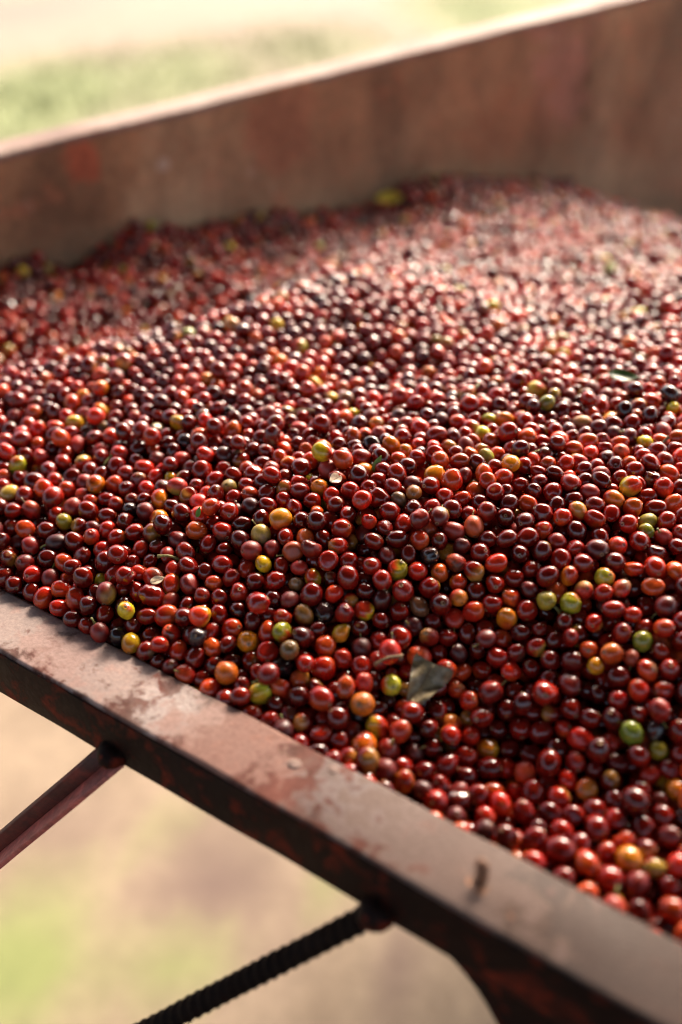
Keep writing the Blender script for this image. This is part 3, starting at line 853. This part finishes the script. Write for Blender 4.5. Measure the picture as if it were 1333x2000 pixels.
MARKS = [('the bent nail', 938, 1700), ('the weld bumps on the rim', 610, 1495), ('the dry grey leaf', 820, 1340), ('the dark green leaf tip', 1218, 735),
         ('the bright green leaf tip', 737, 905), ('the pale green stem piece', 388, 1000), ('the white husk flake', 308, 1133), ('the notch in the front rim', 70, 1190),
         ('the small green cherry pair', 1265, 1448), ('the orange and yellow-green cherry pair', 1117, 1138), ('the two yellow-green cherries', 948, 860)]
names = {'maroon': 'dark maroon', 'dark red': 'deep red', 'red': 'bright red', 'orange-red': 'orange-red', 'orange': 'orange', 'yellow': 'yellow', 'yellow-green': 'yellow-green',
         'green': 'green', 'brown': 'brownish', 'blackish': 'shrivelled blackish'}
buckets = {}
for i in IND:
    ds = [math.hypot(PX[i] - x, PY[i] - y) for _, x, y in MARKS]; q = int(np.argmin(ds)); nm_, x, y = MARKS[q]
    dx_, dy_ = PX[i] - x, PY[i] - y
    side = ('right of' if dx_ > 0 else 'left of') if abs(dx_) > abs(dy_) else ('below' if dy_ > 0 else 'above')
    buckets.setdefault((KN[kind[i]], f'{side} {nm_}'), []).append((ds[q], i))
ORD = ['nearest', 'second nearest', 'third nearest', 'fourth nearest', 'fifth nearest', 'sixth nearest', 'seventh nearest', 'eighth nearest', 'ninth nearest', 'tenth nearest', 'eleventh nearest', 'twelfth nearest']
LABEL = {}
for (kn, zn), lst in buckets.items():
    lst.sort()
    for q, (_, i) in enumerate(lst):
        if len(lst) == 1: LABEL[i] = f'{names[kn]} coffee cherry {zn}'
        elif q < len(ORD): LABEL[i] = f'{names[kn]} coffee cherry, {ORD[q]} such one {zn}'
        else: LABEL[i] = f'{names[kn]} coffee cherry farther off {zn}'
for i in IND:
    v, c = shape(np.array([i]), T_HI)
    me = bpy.data.meshes.new('coffee_cherry')
    fill_mesh(me, v, c, T_HI[1], None); add_lp(me, T_HI[0], [SEED[i]])
    o = bpy.data.objects.new('coffee_cherry', me); COL.objects.link(o)
    o.location = P[i]; o.rotation_mode = 'QUATERNION'; o.rotation_quaternion = Q[i]
    tag(o, LABEL[i], 'coffee cherry', 'coffee cherries on top of the heap')
    sc_ = bpy.data.objects.new('calyx_scar', SCAR); COL.objects.link(sc_); sc_.parent = o
    zt = float(v[0, 0, 2]); sc_.location = (0, 0, zt + Rad[i] * .012); sc_.scale = (Rad[i] * 1.15,) * 3
    if SEED[i] > .86:
        st = bpy.data.objects.new('stem', STEM); COL.objects.link(st); st.parent = o
        st.location = (0, 0, float(v[0, -1, 2])); st.rotation_euler = (math.pi, 0, SEED[i] * 50); st.scale = (Rad[i] * .8,) * 3

# ------------------------------------------------------------------ leaves, flakes and stems lying on the heap
def top_at(px, py, reach=0):
    """the heap cherry seen at that photo pixel and its front point"""
    dd = np.hypot(PX - px, PY - py) + np.where(vis > 3, 0, 1e6)
    i = int(np.argmin(dd)); near_ = (dd < reach) | (np.arange(NCH) == i); d = float((PD - Rad * .9)[near_].min())
    return at_depth(px, py, d)
def leaf(name, label, cat, length, width, px, py, yaw, pitch_, roll, mat, fold=.25, curl=.2, cut=0.0, group=None, lift=.002, thick=.0004, wav=.03, face=.5, reach=0):
    nu, nv = 18, 9
    bm = bmesh.new(); g = []
    for s_ in (0, 1):
        for i in range(nu + 1):
            u = i / nu; wu = width * (math.sin(math.pi * min(u, 1) ** .8) ** .8 if 0 < u < 1 else 0.0)
            if cut: wu = width * max(.0, (1 - u) ** .75) * (1 if u > .02 else .9)
            for j in range(nv):
                v_ = j / (nv - 1) * 2 - 1
                x = (u - .5) * length; y = v_ * wu * .5
                z = fold * abs(y) + curl * length * (u - .5) ** 2 + wav * width * math.sin(u * 9 + v_ * 3) * abs(v_) - s_ * thick
                g.append(bm.verts.new((x, y, z)))
    N1 = (nu + 1) * nv
    for i in range(nu):
        for j in range(nv - 1):
            a_ = i * nv + j
            for s_, fl in ((0, False), (1, True)):
                q = [g[s_ * N1 + a_], g[s_ * N1 + a_ + nv], g[s_ * N1 + a_ + nv + 1], g[s_ * N1 + a_ + 1]]
                bm.faces.new(q[::-1] if not fl else q)
    bmesh.ops.remove_doubles(bm, verts=bm.verts, dist=1e-6)
    o = bm_obj(name, bm, mat, None, True)
    p = Vector(top_at(px, py, reach))
    ax = Vector(ray(px, py)).cross(Vector((0, 0, 1))); rt = Vector((1, 0, 0)); tocam = (Vector(ORG) - p).normalized()
    nrm = (tocam * face + Vector((0, 0, 1)) * (1 - face) + rt * roll).normalized()
    upi = (Vector((0, 0, 1)) - nrm * nrm.z).normalized(); rti = upi.cross(nrm).normalized()
    xa = rti * math.cos(yaw) + upi * math.sin(yaw); xa = (xa + nrm * pitch_).normalized(); ya = nrm.cross(xa).normalized(); za = xa.cross(ya)
    o.matrix_world = frame(p + tocam * lift, xa, ya, za)
    tag(o, label, cat, group)
    vn = [(((u - .5) * length, 0, curl * length * (u - .5) ** 2 + .0003)) for u in np.linspace(0.02, .98, 14)]
    bm = tube(vn, [max(.0002, .0009 * length / .05 * (1 - .8 * k / 13)) for k in range(14)], 6)
    bm_obj('midrib', bm, mat, o, True)
    return o
M_DRY = simple('dry_leaf', (.07, .046, .022), (.25, .20, .12), 160, .33, .6)
M_GREEN = simple('green_leaf', (.02, .05, .012), (.04, .09, .02), 120, .3, .3)
M_LIME = simple('fresh_leaf', (.10, .22, .02), (.16, .30, .04), 120, .4, .3)
M_YEL = simple('yellow_leaf', (.50, .36, .03), (.62, .48, .06), 60, .5, .3)
M_FLAKE = simple('dry_skin_flake', (.45, .30, .18), (.65, .52, .38), 400, .45, .3)
M_REDP = simple('torn_red_skin', (.62, .02, .03), (.70, .04, .04), 300, .35, .3)
R_ = math.radians
leaf('dry_leaf', 'torn grey-olive dry leaf half buried behind the front rim', 'leaf', .036, .028, 822, 1348, R_(235), .0, .1, M_DRY, .25, .5, cut=1.0, lift=.003, face=.6, wav=.14, reach=45)
leaf('green_leaf', 'dark green leaf tip poking out between cherries near the edge', 'leaf', .026, .012, 1218, 735, R_(-8), .1, 0, M_GREEN, face=.4, reach=20, lift=.003)
leaf('green_leaf', 'small bright green leaf tip standing up in the centre', 'leaf', .013, .005, 737, 905, R_(62), .2, 0, M_LIME, face=.8)
leaf('stem_piece', 'short pale green stem piece standing left of centre', 'stem', .008, .0035, 388, 1000, R_(70), .2, 0, M_LIME, face=.8)
leaf('yellow_leaf', 'yellow leaf lying where heap meets the far wall', 'leaf', .038, .020, 762, 388, R_(8), 0, 0, M_YEL, lift=.006, face=.5)
leaf('skin_flake', 'pale dry husk flake on a cherry in the centre', 'husk', .011, .008, 655, 935, R_(200), .2, .2, M_FLAKE, face=.6)
leaf('skin_flake', 'white husk flake between cherries left of the front rim centre', 'husk', .010, .006, 308, 1133, R_(15), 0, 0, M_FLAKE, face=.5)
leaf('skin_piece', 'torn bright scarlet cherry skin on the far slope', 'cherry skin', .014, .010, 842, 590, R_(80), .2, 0, M_REDP, face=.7)

# fruit stalks and twigs lying between the cherries
def stalk(label, px, py, length, yaw, mat):
    p = Vector(top_at(px, py)); tocam = (Vector(ORG) - p).normalized()
    upi = (Vector((0, 0, 1)) - tocam * tocam.z).normalized(); rti = upi.cross(tocam).normalized()
    d = rti * math.cos(yaw) + upi * math.sin(yaw); n_b = tocam.cross(d)
    pts_ = [d * (length * (t_ - .5)) + n_b * (length * .10 * math.sin(t_ * 3.3)) + tocam * (.001 + .0015 * math.sin(t_ * 5)) for t_ in np.linspace(0, 1, 8)]
    rr_ = [.0013, .0010, .0009, .00085, .0009, .0010, .0013, .0017]
    o_ = bm_obj('fruit_stalk', tube(pts_, rr_, 8, lambda i_, a_: 1 + .12 * math.sin(2 * a_ + i_ * 1.7)), mat, None, True)
    o_.location = p; tag(o_, label, 'stalk', 'stalks among the cherries')
M_TWIG = simple('brown_twig', (.10, .06, .03), (.24, .15, .07), 500, .7, .4)
stalk('green stalk beside the orange and yellow-green cherry pair', 1075, 1185, .016, R_(-20), M_STEM)
stalk('curved stalk on orange cherries near the two yellow-green cherries', 1038, 890, .014, R_(35), M_STEM)
stalk('brown stalk at the picture edge below the dark green leaf tip', 1296, 870, .015, R_(70), M_TWIG)
stalk('thin green stalk near the pale green stem piece', 330, 1090, .015, R_(-15), M_STEM)
stalk('short brown twig above the dry grey leaf', 760, 1290, .018, R_(20), M_TWIG)
stalk('thin brown twig left of the bright green leaf tip', 590, 805, .020, R_(5), M_TWIG)
stalk('pale stalk in the left part of the sharp heap', 210, 905, .014, R_(50), M_STEM)
stalk('brown twig on the lower heap right of the dry grey leaf', 1010, 1460, .022, R_(-35), M_TWIG)
